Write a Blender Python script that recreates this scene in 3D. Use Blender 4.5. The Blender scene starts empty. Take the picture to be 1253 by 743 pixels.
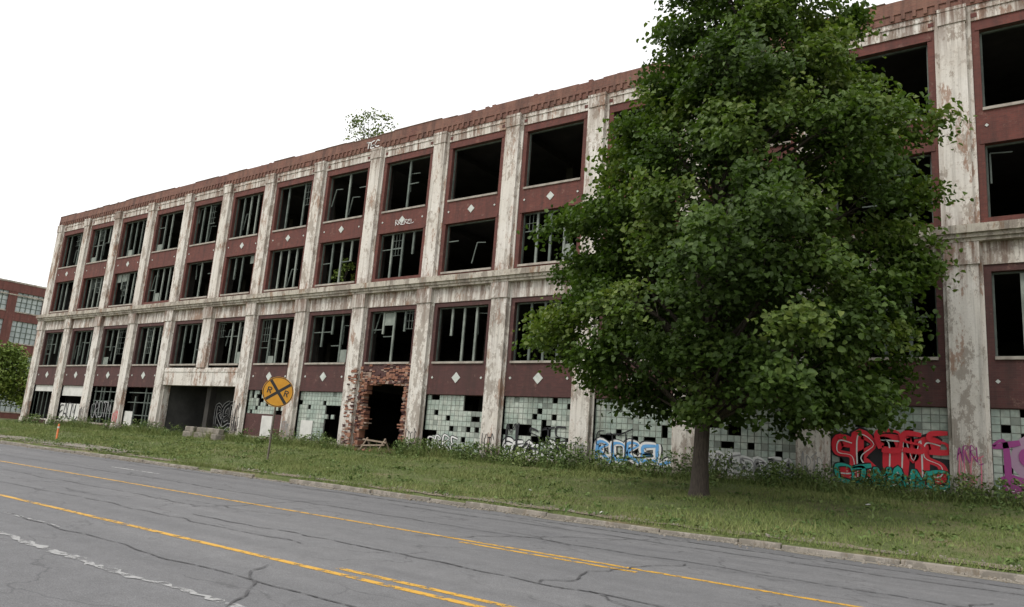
import bpy, math, random
import numpy as np
from mathutils import Matrix, Vector
random.seed(7); rng=np.random.default_rng(11)
scene=bpy.context.scene
scene.view_settings.view_transform='Standard'
scene.view_settings.look='None'
scene.view_settings.exposure=0

# ------------------------------------------------------------ materials
def nmat(name):
    m=bpy.data.materials.new(name); m.use_nodes=True
    nt=m.node_tree; nt.nodes.clear()
    out=nt.nodes.new('ShaderNodeOutputMaterial')
    p=nt.nodes.new('ShaderNodeBsdfPrincipled')
    nt.links.new(p.outputs[0],out.inputs[0])
    return m,nt,p,out
def N(nt,t,**k):
    n=nt.nodes.new(t)
    for a,b in k.items(): setattr(n,a,b)
    return n
def L(nt,a,b): nt.links.new(a,b)
def coords(nt,scale=(1,1,1),loc=(0,0,0)):
    tc=N(nt,'ShaderNodeTexCoord'); mp=N(nt,'ShaderNodeMapping')
    mp.inputs['Scale'].default_value=scale; mp.inputs['Location'].default_value=loc
    L(nt,tc.outputs['Object'],mp.inputs[0]); return mp.outputs[0]
def noise(nt,scale,detail=5,rough=.6,vs=(1,1,1),loc=(0,0,0)):
    n=N(nt,'ShaderNodeTexNoise'); n.inputs['Scale'].default_value=scale
    n.inputs['Detail'].default_value=detail; n.inputs['Roughness'].default_value=rough
    L(nt,coords(nt,vs,loc),n.inputs['Vector']); return n.outputs['Fac']
def ramp(nt,fac,stops):
    r=N(nt,'ShaderNodeValToRGB'); e=r.color_ramp.elements
    while len(e)<len(stops): e.new(.5)
    for i,(p,c) in enumerate(stops):
        e[i].position=p; e[i].color=(c,c,c,1) if isinstance(c,(int,float)) else (*c,1)
    L(nt,fac,r.inputs[0]); return r.outputs[0]
def mix(nt,fac,a,b,mode='MIX'):
    m=N(nt,'ShaderNodeMix',data_type='RGBA',blend_type=mode)
    for s,v in ((m.inputs[0],fac),(m.inputs[6],a),(m.inputs[7],b)):
        if hasattr(v,'links'): L(nt,v,s)
        elif isinstance(v,(int,float)): s.default_value=v
        else: s.default_value=(*v,1)
    return m.outputs[2]
def bump(nt,p,h,strength=.3,dist=.02):
    b=N(nt,'ShaderNodeBump'); b.inputs['Strength'].default_value=strength; b.inputs['Distance'].default_value=dist
    L(nt,h,b.inputs['Height']); L(nt,b.outputs[0],p.inputs['Normal'])
def zmask(nt,stops):
    tc=N(nt,'ShaderNodeTexCoord'); sp=N(nt,'ShaderNodeSeparateXYZ'); L(nt,tc.outputs['Object'],sp.inputs[0])
    d=N(nt,'ShaderNodeMath',operation='DIVIDE'); L(nt,sp.outputs[2],d.inputs[0]); d.inputs[1].default_value=20
    return ramp(nt,d.outputs[0],[(z/20,v) for z,v in stops])

def concrete(name,base,dark,rust,amt=.5,stain=.6,zm=None):
    m,nt,p,o=nmat(name)
    n1=noise(nt,.55,8,.65); n2=noise(nt,1.3,10,.78,(1.2,1.2,.6)); n4=noise(nt,3.6,7,.75,loc=(1,9,4)); st=noise(nt,1.0,7,.75,(3.4,3.4,.16)); st2=noise(nt,1.0,7,.7,(5,5,.25),(3,5,8)); n3=noise(nt,.9,10,.8,(1.5,1.5,.45),loc=(7,3,9)); fine=noise(nt,16,5,.75)
    c=mix(nt,ramp(nt,n1,[(.3,0.),(.75,1.)]),base,tuple(b*k for b,k in zip(base,(.84,.81,.76))))
    c=mix(nt,ramp(nt,n4,[(.585,0.),(.62,.6)]),c,tuple(d*1.2 for d in dark))
    c=mix(nt,ramp(nt,n2,[(amt,0.),(amt+.012,.85),(amt+.2,1.)]),c,dark)
    c=mix(nt,ramp(nt,n3,[(.55,0.),(.58,.75),(.8,1.)]),c,rust)
    c=mix(nt,ramp(nt,st,[(.51,0.),(.70,stain)]),c,tuple(d*.5 for d in dark))
    if zm:
        k=mix(nt,1,ramp(nt,st2,[(.42,.0),(.60,1.)]),zmask(nt,zm),'MULTIPLY')
        c=mix(nt,k,c,(.15,.085,.058))
    c=mix(nt,.3,c,ramp(nt,fine,[(.3,.55),(.65,1.)]),'MULTIPLY')
    L(nt,c,p.inputs['Base Color']); p.inputs['Roughness'].default_value=.9
    bump(nt,p,n2,.6,.04); return m
M={}
ZU=[(10.,.65),(10.6,.15),(15.5,.08),(16.9,.45),(17.8,.85),(18.1,.9)]
ZL=[(.9,.9),(2.0,.4),(2.8,.1),(7.3,.1),(8.6,.6),(9.4,.9),(9.6,.9)]
M['conc']=concrete('weathered_painted_concrete',(.81,.775,.72),(.40,.345,.29),(.33,.185,.12),.535,.55,ZU)
M['conc_low']=concrete('weathered_lower_concrete',(.79,.76,.71),(.38,.335,.29),(.34,.20,.135),.525,.6,ZL)
M['belt']=concrete('stained_belt_concrete',(.55,.51,.44),(.28,.24,.20),(.26,.16,.10),.5,.85)
M['curbc']=concrete('old_curb_concrete',(.33,.30,.26),(.2,.18,.15),(.2,.16,.11),.48,.5)
def brick(name,c1,c2,mort,vary,patch=.6):
    m,nt,p,o=nmat(name)
    tc=N(nt,'ShaderNodeTexCoord'); sp=N(nt,'ShaderNodeSeparateXYZ'); L(nt,tc.outputs['Object'],sp.inputs[0])
    ad=N(nt,'ShaderNodeMath',operation='ADD'); L(nt,sp.outputs[0],ad.inputs[0]); L(nt,sp.outputs[1],ad.inputs[1])
    cb=N(nt,'ShaderNodeCombineXYZ'); L(nt,ad.outputs[0],cb.inputs[0]); L(nt,sp.outputs[2],cb.inputs[1])
    b=N(nt,'ShaderNodeTexBrick'); L(nt,cb.outputs[0],b.inputs['Vector'])
    b.inputs['Scale'].default_value=1; b.inputs['Brick Width'].default_value=.22; b.inputs['Row Height'].default_value=.075
    b.inputs['Mortar Size'].default_value=.005; b.inputs['Color1'].default_value=(*c1,1); b.inputs['Color2'].default_value=(*c2,1); b.inputs['Mortar'].default_value=(*mort,1)
    n1=noise(nt,.7,7,.7); n2=noise(nt,1.9,9,.78); st=noise(nt,1.2,6,.7,(2.5,2.5,.25))
    c=mix(nt,ramp(nt,n1,[(.35,0.),(.7,.8)]),b.outputs[0],vary)
    c=mix(nt,ramp(nt,n2,[(.59,0.),(.64,patch)]),c,(.27,.165,.13))
    c=mix(nt,ramp(nt,st,[(.45,0.),(.75,.8)]),c,(.045,.026,.022))
    L(nt,c,p.inputs['Base Color']); p.inputs['Roughness'].default_value=.85
    bump(nt,p,b.outputs['Fac'],.3,.01); return m
M['brick']=brick('red_brick',(.185,.054,.040),(.125,.038,.030),(.13,.07,.055),(.11,.037,.030),.45)
M['brick_low']=brick('maroon_brick',(.108,.039,.035),(.075,.028,.027),(.085,.053,.046),(.072,.033,.030),.45)
M['brick_par']=brick('parapet_brick',(.20,.075,.052),(.12,.045,.036),(.20,.14,.11),(.25,.135,.095),.7)
M['brick_far']=brick('distant_red_brick',(.20,.064,.05),(.155,.05,.04),(.18,.11,.10),(.14,.055,.045))
def simple(name,c1,c2,sc=3,rough=.8,metal=0,bs=.2,vs=(1,1,1)):
    m,nt,p,o=nmat(name); n=noise(nt,sc,6,.65,vs)
    L(nt,ramp(nt,n,[(.3,c1),(.7,c2)]),p.inputs['Base Color']); p.inputs['Roughness'].default_value=rough; p.inputs['Metallic'].default_value=metal
    bump(nt,p,n,bs,.01); return m
M['bricks_loose']=simple('broken_orange_brick',(.20,.075,.045),(.40,.21,.14),3.2,.9)
M['bricks_pale']=simple('mortar_smeared_brick',(.24,.15,.11),(.42,.33,.27),3,.9)
M['inner']=simple('shade_dark_interior',(.028,.026,.023),(.065,.060,.052),.8,.95)  # near-black colour carries the indoor shade, so the rooms read as unlit
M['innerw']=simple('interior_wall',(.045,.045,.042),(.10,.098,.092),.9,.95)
M['steel']=simple('old_green_window_steel',(.055,.07,.06),(.15,.18,.155),2,.7)
M['steel_l']=simple('faded_window_wood',(.13,.155,.135),(.30,.33,.29),1.4,.8)
M['sill']=simple('sill_stone',(.24,.21,.18),(.48,.44,.38),2.5,.9)
M['coping']=simple('parapet_coping',(.15,.10,.08),(.32,.25,.20),1.5,.9)
M['tile']=simple('diamond_tile',(.42,.46,.42),(.62,.64,.6),5,.6)
M['mortar']=simple('block_mortar',(.14,.15,.135),(.28,.29,.26),6,.9)
M['roof']=simple('tar_roof',(.05,.05,.05),(.1,.1,.1),2,.9)
M['wood']=simple('grey_wood',(.2,.15,.11),(.34,.27,.2),4,.8,vs=(1,1,6))
M['white']=simple('white_board',(.5,.5,.47),(.72,.71,.67),1.5,.8)
M['bark']=simple('maple_bark',(.035,.028,.022),(.09,.072,.057),7,.95,bs=1,vs=(3,3,.6))
M['metal']=simple('galvanised_steel',(.10,.08,.065),(.2,.17,.14),8,.6,.3)
M['orange']=simple('orange_plastic',(.55,.12,.03),(.65,.2,.05),6,.6)
M['glassfar']=simple('pale_window_glass',(.25,.3,.3),(.55,.6,.58),.9,.4)
m,nt,p,o=nmat('glass_block'); n=noise(nt,1.2,5,.65); n2=noise(nt,4.3,3,.6); st=noise(nt,1.1,5,.7,(3,3,.3))
c=ramp(nt,n,[(.3,(.25,.335,.29)),(.5,(.40,.475,.41)),(.72,(.61,.635,.565))]); c=mix(nt,.6,c,ramp(nt,n2,[(.3,.45),(.65,1.)]),'MULTIPLY'); c=mix(nt,ramp(nt,st,[(.5,0.),(.75,.6)]),c,(.2,.17,.12))
L(nt,c,p.inputs['Base Color']); p.inputs['Roughness'].default_value=.28; M['block']=m
def paint(name,c,wear=.0,rough=.6):
    m,nt,p,o=nmat(name); n=noise(nt,9,6,.75)
    L(nt,mix(nt,ramp(nt,n,[(.3,.75),(.7,1.)]),tuple(v*.55 for v in c),c),p.inputs['Base Color']); p.inputs['Roughness'].default_value=rough
    if wear>0:
        w=noise(nt,5,8,.8,loc=(3,1,2)); t=N(nt,'ShaderNodeBsdfTransparent'); ms=N(nt,'ShaderNodeMixShader')
        L(nt,ramp(nt,w,[(wear,1.),(wear+.06,0.)]),ms.inputs[0]); L(nt,p.outputs[0],ms.inputs[1]); L(nt,t.outputs[0],ms.inputs[2]); L(nt,ms.outputs[0],o.inputs[0])
    return m
for k,c in dict(black=(.012,.012,.015),red=(.75,.025,.045),teal=(.02,.44,.36),pwhite=(.76,.76,.74),blue=(.13,.38,.72),purple=(.34,.05,.24),yellow=(.70,.50,.10),olive=(.28,.27,.12),pink=(.68,.2,.27),grey=(.3,.3,.3),mauve=(.42,.27,.38)).items():
    M['g_'+k]=paint('spray_'+k,c)
M['yline']=paint('yellow_road_paint',(.66,.37,.045),.43)
M['wline']=paint('white_road_paint',(.55,.55,.53),.46)
M['tar']=paint('crack_sealant',(.07,.07,.073),.43,.6)
M['pale']=paint('pale_crack_filler',(.37,.37,.365),.45,.8)
M['signy']=simple('faded_orange_yellow_sign',(.72,.31,.015),(.82,.40,.03),5,.45)
M['signb']=simple('sign_black',(.02,.02,.02),(.03,.03,.03),5,.5)
# asphalt
m,nt,p,o=nmat('old_asphalt')
n1=noise(nt,.35,6,.6,(.35,1,1)); n2=noise(nt,70,3,.8); n3=noise(nt,3.0,8,.75); st=noise(nt,1.3,5,.65,(.04,1,1)); n5=noise(nt,18,5,.8)
c=ramp(nt,n1,[(.3,(.170,.171,.176)),(.7,(.225,.225,.227))])
c=mix(nt,ramp(nt,st,[(.35,.0),(.7,.65)]),c,(.138,.139,.144))
c=mix(nt,.9,c,ramp(nt,n2,[(.3,.32),(.7,1.5)]),'MULTIPLY')
c=mix(nt,.6,c,ramp(nt,n5,[(.3,.6),(.7,1.25)]),'MULTIPLY')
c=mix(nt,.7,c,ramp(nt,n3,[(.3,.72),(.7,1.12)]),'MULTIPLY')
v=N(nt,'ShaderNodeTexVoronoi',feature='DISTANCE_TO_EDGE'); v.inputs['Scale'].default_value=.6
wn=N(nt,'ShaderNodeTexNoise'); wn.inputs['Scale'].default_value=1.5; wn.inputs['Detail'].default_value=8
cc=coords(nt,(.6,1,1)); L(nt,cc,wn.inputs['Vector']); vm=N(nt,'ShaderNodeVectorMath',operation='ADD'); sc=N(nt,'ShaderNodeVectorMath',operation='SCALE'); sc.inputs['Scale'].default_value=1.1
L(nt,wn.outputs['Color'],sc.inputs[0]); L(nt,cc,vm.inputs[0]); L(nt,sc.outputs[0],vm.inputs[1]); L(nt,vm.outputs[0],v.inputs['Vector'])
msk=noise(nt,.3,3,.5,loc=(5,9,0))
crk=mix(nt,1,ramp(nt,msk,[(.42,0.),(.54,.85)]),ramp(nt,v.outputs['Distance'],[(.003,.8),(.013,0.)]),'MULTIPLY')
c=mix(nt,crk,c,(.065,.065,.067))
L(nt,c,p.inputs['Base Color']); p.inputs['Roughness'].default_value=.85; bump(nt,p,n2,.35,.01); M['road']=m
m,nt,p,o=nmat('grassy_soil'); n1=noise(nt,.5,7,.65); n2=noise(nt,9,6,.8)
c=ramp(nt,n1,[(.3,(.10,.13,.04)),(.5,(.13,.155,.05)),(.68,(.22,.18,.10))]); c=mix(nt,.8,c,ramp(nt,n2,[(.3,.5),(.7,1.3)]),'MULTIPLY')
L(nt,c,p.inputs['Base Color']); p.inputs['Roughness'].default_value=1; bump(nt,p,n2,.8,.05); M['soil']=m
def leafmat(name,stops,trans=.3,ns=.8,rough=.5):
    m,nt,p,o=nmat(name)
    at=N(nt,'ShaderNodeAttribute'); at.attribute_name='tint'
    n=noise(nt,ns,4,.6)
    f=mix(nt,.35,at.outputs['Color'],n)
    c=ramp(nt,f,stops); L(nt,c,p.inputs['Base Color']); p.inputs['Roughness'].default_value=rough
    p.inputs['Specular IOR Level'].default_value=.3
    if trans>0:
        t=N(nt,'ShaderNodeBsdfTranslucent'); L(nt,mix(nt,1,c,(1.1,1.25,.5),'MULTIPLY'),t.inputs[0])
        ms=N(nt,'ShaderNodeMixShader'); ms.inputs[0].default_value=trans
        L(nt,p.outputs[0],ms.inputs[1]); L(nt,t.outputs[0],ms.inputs[2]); L(nt,ms.outputs[0],o.inputs[0])
    return m
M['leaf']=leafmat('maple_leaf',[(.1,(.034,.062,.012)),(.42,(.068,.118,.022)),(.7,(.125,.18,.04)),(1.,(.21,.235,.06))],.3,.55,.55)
M['grass']=leafmat('grass_blades',[(.1,(.10,.145,.04)),(.5,(.165,.215,.062)),(.8,(.26,.27,.105)),(1.,(.38,.32,.18))],0,.35,.8)
M['weed']=leafmat('weed_leaves',[(.1,(.06,.11,.025)),(.6,(.13,.19,.05)),(1.,(.25,.26,.10))],0)
M['bush']=leafmat('bush_leaves',[(.1,(.08,.14,.02)),(.6,(.16,.22,.04)),(1.,(.27,.28,.07))],0)
M['flower']=simple('white_flower',(.5,.5,.42),(.65,.65,.58),4)

# ------------------------------------------------------------ mesh helpers
class MB:
    def __init__(s): s.v=[]; s.f=[]
    def box(s,x0,x1,y0,y1,z0,z1):
        b=len(s.v)
        s.v+=[(x0,y0,z0),(x1,y0,z0),(x1,y1,z0),(x0,y1,z0),(x0,y0,z1),(x1,y0,z1),(x1,y1,z1),(x0,y1,z1)]
        s.f+=[(b,b+3,b+2,b+1),(b+4,b+5,b+6,b+7),(b,b+1,b+5,b+4),(b+1,b+2,b+6,b+5),(b+2,b+3,b+7,b+6),(b+3,b,b+4,b+7)]
    def obox(s,c,ux,uy,uz,hx,hy,hz):
        b=len(s.v); c=Vector(c);ux=Vector(ux)*hx;uy=Vector(uy)*hy;uz=Vector(uz)*hz
        for k in (-1,1):
            for i,j in ((-1,-1),(1,-1),(1,1),(-1,1)): s.v.append(tuple(c+ux*i+uy*j+uz*k))
        s.f+=[(b,b+3,b+2,b+1),(b+4,b+5,b+6,b+7),(b,b+1,b+5,b+4),(b+1,b+2,b+6,b+5),(b+2,b+3,b+7,b+6),(b+3,b,b+4,b+7)]
    def bar(s,a,b,w):
        a=Vector(a);b=Vector(b);d=(b-a); l=d.length
        if l<1e-4: return
        d/=l; up=Vector((0,1,0)) if abs(d.y)<.9 else Vector((0,0,1)); x=d.cross(up).normalized(); y=d.cross(x)
        s.obox((a+b)/2,x,y,d,w/2,w/2,l/2)
    def tube(s,pts,rad,n=8,cap=True):
        b=len(s.v); pts=[Vector(p) for p in pts]
        for i,p in enumerate(pts):
            d=(pts[min(i+1,len(pts)-1)]-pts[max(i-1,0)]).normalized()
            r=Vector((1,0,0)) if abs(d.x)<.8 else Vector((0,1,0)); x=d.cross(r).normalized(); y=d.cross(x)
            for k in range(n):
                a=2*math.pi*k/n; s.v.append(tuple(p+(x*math.cos(a)+y*math.sin(a))*rad[i]))
        for i in range(len(pts)-1):
            for k in range(n):
                s.f.append((b+i*n+k,b+i*n+(k+1)%n,b+(i+1)*n+(k+1)%n,b+(i+1)*n+k))
        if cap:
            s.f.append(tuple(b+k for k in range(n))); s.f.append(tuple(b+(len(pts)-1)*n+k for k in range(n)))
    def ribbon(s,pts,w,fr):
        if len(pts)<2: return
        b=len(s.v); n=len(pts)
        for i in range(n):
            p=pts[i]; q=pts[min(i+1,n-1)]; r=pts[max(i-1,0)]
            dx,dy=q[0]-r[0],q[1]-r[1]; l=math.hypot(dx,dy) or 1; nx,ny=-dy/l,dx/l
            ww=w(i/(n-1)) if callable(w) else w
            s.v.append(fr(p[0]+nx*ww/2,p[1]+ny*ww/2)); s.v.append(fr(p[0]-nx*ww/2,p[1]-ny*ww/2))
        for i in range(n-1): s.f.append((b+2*i,b+2*i+1,b+2*i+3,b+2*i+2))
def catmull(p,k=5):
    if len(p)<3: return p
    o=[]; q=[p[0]]+list(p)+[p[-1]]
    for i in range(1,len(q)-2):
        for j in range(k):
            t=j/k
            o.append(tuple(.5*((2*q[i][d])+(-q[i-1][d]+q[i+1][d])*t+(2*q[i-1][d]-5*q[i][d]+4*q[i+1][d]-q[i+2][d])*t*t+(-q[i-1][d]+3*q[i][d]-3*q[i+1][d]+q[i+2][d])*t**3) for d in (0,1)))
    o.append(p[-1]); return o
def empty(name,loc=(0,0,0)):
    e=bpy.data.objects.new(name,None); e.location=loc; e.empty_display_size=.5; scene.collection.objects.link(e); return e
def link(name,me,mat,par=None,smooth=False):
    ob=bpy.data.objects.new(name,me); scene.collection.objects.link(ob); me.materials.append(mat)
    if smooth: me.polygons.foreach_set('use_smooth',[True]*len(me.polygons))
    if par: ob.parent=par; ob.matrix_parent_inverse=Matrix.Translation(par.location).inverted()
    return ob
def mk(name,mb,mat,par=None,smooth=False):
    me=bpy.data.meshes.new(name); me.from_pydata(mb.v,[],mb.f); me.update(); return link(name,me,mat,par,smooth)
def npmesh(name,V,F,tint=None):
    V=np.asarray(V,dtype=np.float32); F=np.asarray(F,dtype=np.int32); k=F.shape[1]
    me=bpy.data.meshes.new(name); me.vertices.add(len(V)); me.vertices.foreach_set('co',V.ravel())
    me.loops.add(F.size); me.loops.foreach_set('vertex_index',F.ravel())
    me.polygons.add(len(F)); me.polygons.foreach_set('loop_start',np.arange(0,F.size,k,dtype=np.int32))
    if tint is not None:
        a=me.attributes.new('tint','FLOAT_COLOR','POINT'); c=np.ones((len(V),4),dtype=np.float32); c[:,:3]=tint[:,None]; a.data.foreach_set('color',c.ravel())
    me.update(calc_edges=True); me.validate(); return me
LEAF=np.array([(0,0,0),(.42,.22,.10),(.36,.72,.06),(0,1.05,-.10),(-.36,.72,.06),(-.42,.22,.10)],dtype=np.float32)
def leaves(name,C,Nn,S,T,mat,par=None,narrow=1.):
    n=len(C); Nn=Nn/np.linalg.norm(Nn,axis=1,keepdims=True)
    r=rng.normal(size=(n,3)); U=np.cross(Nn,r); U/=np.linalg.norm(U,axis=1,keepdims=True)+1e-9; W=np.cross(Nn,U)
    V=C[:,None,:]+S[:,None,None]*(LEAF[None,:,0:1]*narrow*U[:,None,:]+(LEAF[None,:,1:2]-.5)*W[:,None,:]+LEAF[None,:,2:3]*2*Nn[:,None,:])
    b=np.arange(n)[:,None]*6
    F=np.concatenate([b+np.array([[0,1,2,3]]),b+np.array([[0,3,4,5]])],axis=0)
    me=npmesh(name,V.reshape(-1,3),F,np.repeat(T,6)); return link(name,me,mat,par)

# ------------------------------------------------------------ ground
def zf(x): return 1.13+(max(-90,min(20,x))+2)*.00426
def gz(x,y):
    if y<=16.72: return .13
    s=min(1,(y-16.72)/11.28)
    return .13+(zf(x)-.13)*s+.02*math.sin(x*.9+y*1.3)*min(1,s*5)*(1 if y<27.8 else 0)
xs=[-900,-400,-200,-140]+[-110+i for i in range(0,141)]+[60,150,400,900]
rows=[-900,-30,.28,.33,8,16.56,16.62]+[16.75+.45*i for i in range(26)]+[29,32,46,60,120,400,900]
mb=MB()
for y in rows:
    for x in xs:
        if y<.3: z=.11
        elif y<16.6: z=-.06
        elif y<16.7: z=.095
        else: z=gz(x,y)
        mb.v.append((x,y,z))
nx=len(xs)
for j in range(len(rows)-1):
    for i in range(nx-1): mb.f.append((j*nx+i,j*nx+i+1,(j+1)*nx+i+1,(j+1)*nx+i))
mk('ground',mb,M['soil'])
mb=MB(); mb.v=[(-900,.30,0),(900,.30,0),(900,16.60,0),(-900,16.60,0)]; mb.f=[(0,1,2,3)]; mk('road',mb,M['road'])
for nm,y0,y1 in (('kerb',16.50,16.70),('kerb',.22,.42)):
    mb=MB(); x=-110
    while x<30:
        l=random.choice((random.uniform(1.8,3.2),random.uniform(.5,1.4))); dz=random.uniform(-.035,.012); dy=random.uniform(-.035,.03); tl=random.uniform(-.02,.02)
        if random.random()>.06:
            mb.obox((x+l/2,(y0+y1)/2+dy,.045+dz/2),(1,tl*.6,tl*.5),(0,1,0),(0,.12,1),l/2-.012,.085,.065+dz/2)
        x+=l
    ob=mk(nm,mb,M['curbc']); bv=ob.modifiers.new('b','BEVEL'); bv.width=.02; bv.segments=2
mb=MB(); mb.box(-120,60,-3.4,-1.6,.0,.125); mk('pavement',mb,M['curbc'])
def wob(x,s=0): return .5*math.sin(x*.8+s)+.3*math.sin(x*2.1+s*2)+.2*math.sin(x*5.3+s*3)
grit=simple('gutter_grit',(.17,.15,.115),(.30,.27,.22),6,.95)
mb=MB(); pts=[(x,16.30+.12*wob(x)) for x in np.arange(-110,30,.2)]
mb.ribbon(pts,lambda t:.34+.1*math.sin(t*301)+.07*math.sin(t*733),lambda a,b:(a,min(b,16.49),.004)); mk('gutter_dirt',mb,grit)
mb=MB(); pts=[(x,17.0+.10*wob(x,5)) for x in np.arange(-60,25,.2)]   # worn bare soil behind the kerb
mb.ribbon(pts,lambda t:.30+.13*math.sin(t*211)+.10*math.sin(t*533),lambda a,b:(a,max(b,16.73),gz(a,max(b,16.73))+.022)); mk('bare_soil',mb,simple('dry_soil',(.15,.12,.085),(.27,.225,.165),5,.95))
r=random.Random(99); mb=MB()
for k in range(2800):
    x=r.uniform(-45,8); y=16.42-abs(r.gauss(0,.22)) if k%3 else 16.95+abs(r.gauss(0,.18)); s=r.uniform(.008,.026)*(1.6 if r.random()<.06 else 1); a=r.uniform(0,3)
    z0=.004 if y<16.5 else gz(x,y)+.02
    mb.obox((x,y,z0+s*.5),(math.cos(a),math.sin(a),.3),(-math.sin(a),math.cos(a),.1),(0,.2,1),s,s*.8,s*.6)
mk('gravel',mb,M['curbc'])
mb=MB(); pts=[(x,17.9+.08*wob(x,2)) for x in np.arange(-105,-33,.5)]
mb.ribbon(pts,1.1,lambda a,b:(a,b,gz(a,b)+.03)); mk('footpath',mb,M['curbc'])
def strip(mb,x0,x1,y,w,z=.004,step=.5):
    n=max(2,int((x1-x0)/step)); mb.ribbon([(x0+(x1-x0)*i/n,y+.008*wob(x0+i*.5)) for i in range(n+1)],w,lambda a,b:(a,b,z))
mb=MB(); strip(mb,-200,60,6.46,.13); strip(mb,-200,60,10.62,.13)
for k in (0,1,2,3):
    x=-7.3+12*k; strip(mb,x,x+3.2,6.74,.12); strip(mb,x-1,x+2.3,10.34,.12)
mk('yellow_road_marking',mb,M['yline'])
mb=MB()
for k in range(-12,4):
    x=-26.5+12*k
    if k not in (1,2): strip(mb,x,x+3,13.5,.11)
    strip(mb,x-4+16,x-1+16,3.5,.11)
mk('white_road_marking',mb,M['wline'])
mb=MB()
def crack(pts,w,z): mb.ribbon(catmull(pts,4),lambda t:w*(.6+.5*abs(math.sin(t*37+z*999))),lambda a,b:(a,b,z))
z=.0082
for (x0,x1,y,w) in ((-90,20,15.35,.06),(-60,12,12.2,.04),(-80,-14,9.2,.035),(-13,8,8.3,.04),(-40,-5,5.4,.03),(-14,10,14.4,.045),(-30,-9,7.7,.03)):
    crack([(x,y+.10*wob(x,y)+random.uniform(-.05,.05)) for x in np.arange(x0,x1,.4)],w,z); z+=.0003
for xx in (-62,-51,-43,-30,-20,-14.2,-9.3,-5.4,-2.5,3):
    ya=random.uniform(7,10.5); yb=ya+random.uniform(2.5,5); yb=min(yb,16.2); s=random.uniform(-.5,.5)
    crack([(xx+s*(y-ya)+.22*wob(y*2,xx)+random.uniform(-.06,.06),y) for y in np.arange(ya,yb,.25)],.03,z); z+=.0003
for k in range(14):
    xx=random.uniform(-30,2); yy=random.uniform(6,15.5); an=random.uniform(-.5,.5); pts=[(xx,yy)]
    for q in range(random.randint(6,14)):
        an+=random.uniform(-.6,.6); xx+=.3*math.cos(an); yy+=.2*math.sin(an); pts.append((xx,min(yy,16.2)))
    crack(pts,.028,z); z+=.0003
mk('crack_seal',mb,M['tar'])
mb=MB(); mb.ribbon([(x,4.5+.07*wob(x*1.3,1)+random.uniform(-.035,.035)) for x in np.arange(-15.5,-4.5,.11)],lambda t:.07+.09*abs(math.sin(t*31))*abs(math.sin(t*7+1))+.035*math.sin(t*471),lambda a,b:(a,b,.0065))
mb.ribbon(catmull([(-13.9+.4*i,5.45+.04*wob(i)) for i in range(6)],3),.08,lambda a,b:(a,b,.0065))
mk('pale_crack_filler',mb,M['pale'])

# ------------------------------------------------------------ factory
D=28.
P=[v*D for v in (.603,.433,.263,.093,-.077,-.247,-.416,-.585,-.756,-.929,-1.103,-1.280,-1.454,-1.622,-1.793,-1.973,-2.157,-2.340,-2.52)]
OFF=3
bld=empty('abandoned_factory_building',(-27,28,1))
conc=MB();concl=MB();belt=MB();br=MB();brl=MB();par=MB();sill=MB();cop=MB();tile=MB();steel=MB();steell=MB();blk=MB();mort=MB();inn=MB();innw=MB();whb=MB();loose=MB();pale=MB()
XR=P[0]+.6; XL=P[-1]-.5; NB=len(P)-1
Z=dict(top=18.9,pb=18.09,ft=17.48,w3t=17.10,w3b=14.18,w2t=12.88,w2b=10.29,bt=10.0,bb=9.44,f1=8.68,w1t=8.45,w1b=5.65,gt=4.01,gb=1.28)
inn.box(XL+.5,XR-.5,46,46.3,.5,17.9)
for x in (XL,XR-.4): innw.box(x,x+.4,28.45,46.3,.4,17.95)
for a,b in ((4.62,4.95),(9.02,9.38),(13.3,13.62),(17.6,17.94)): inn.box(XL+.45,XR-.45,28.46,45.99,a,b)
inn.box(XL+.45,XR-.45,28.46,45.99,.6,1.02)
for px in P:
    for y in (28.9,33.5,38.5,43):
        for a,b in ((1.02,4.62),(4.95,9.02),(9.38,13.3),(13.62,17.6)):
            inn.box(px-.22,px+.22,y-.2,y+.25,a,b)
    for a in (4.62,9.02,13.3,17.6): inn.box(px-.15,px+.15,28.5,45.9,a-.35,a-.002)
WO=(9,10)
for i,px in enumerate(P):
    lo=.3
    if i==9+OFF+1: lo=5.38
    w=.40
    conc.box(px-w,px+w,27.78,28.4,Z['bt'],Z['pb']-.62)
    conc.box(px-w-.03,px+w+.03,27.74,28.4,Z['pb']-.62,Z['pb']-.12); conc.box(px-w-.05,px+w+.05,27.72,28.4,Z['pb']-.12,Z['pb'])
    w=.46
    concl.box(px-w,px+w,27.76,28.4,max(lo,.3),Z['f1'])
    concl.box(px-w-.05,px+w+.05,27.70,28.4,Z['f1'],Z['bb'])
    if lo<1: concl.box(px-w-.06,px+w+.06,27.70,27.76,.3,1.25)
    for s in (-1,1):
        a,b=sorted((px+s*.40,px+s*.56)); conc.box(a,b,27.94,28.4,Z['bt'],Z['ft'])
        a,b=sorted((px+s*.46,px+s*.58)); concl.box(a,b,27.94,28.4,.3 if lo<1 else lo,Z['f1'])
x=XL-.1
while x<XR:
    l=P[0]-P[1]
    belt.box(x,min(x+l-.015,XR),27.50+random.uniform(-.01,.01),28.4,Z['bb']+.26,Z['bt']-.02); x+=l
belt.box(XL-.05,XR,27.60,28.4,Z['bb']+.12,Z['bb']+.26); belt.box(XL-.05,XR,27.68,28.4,Z['bb'],Z['bb']+.12)
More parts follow.
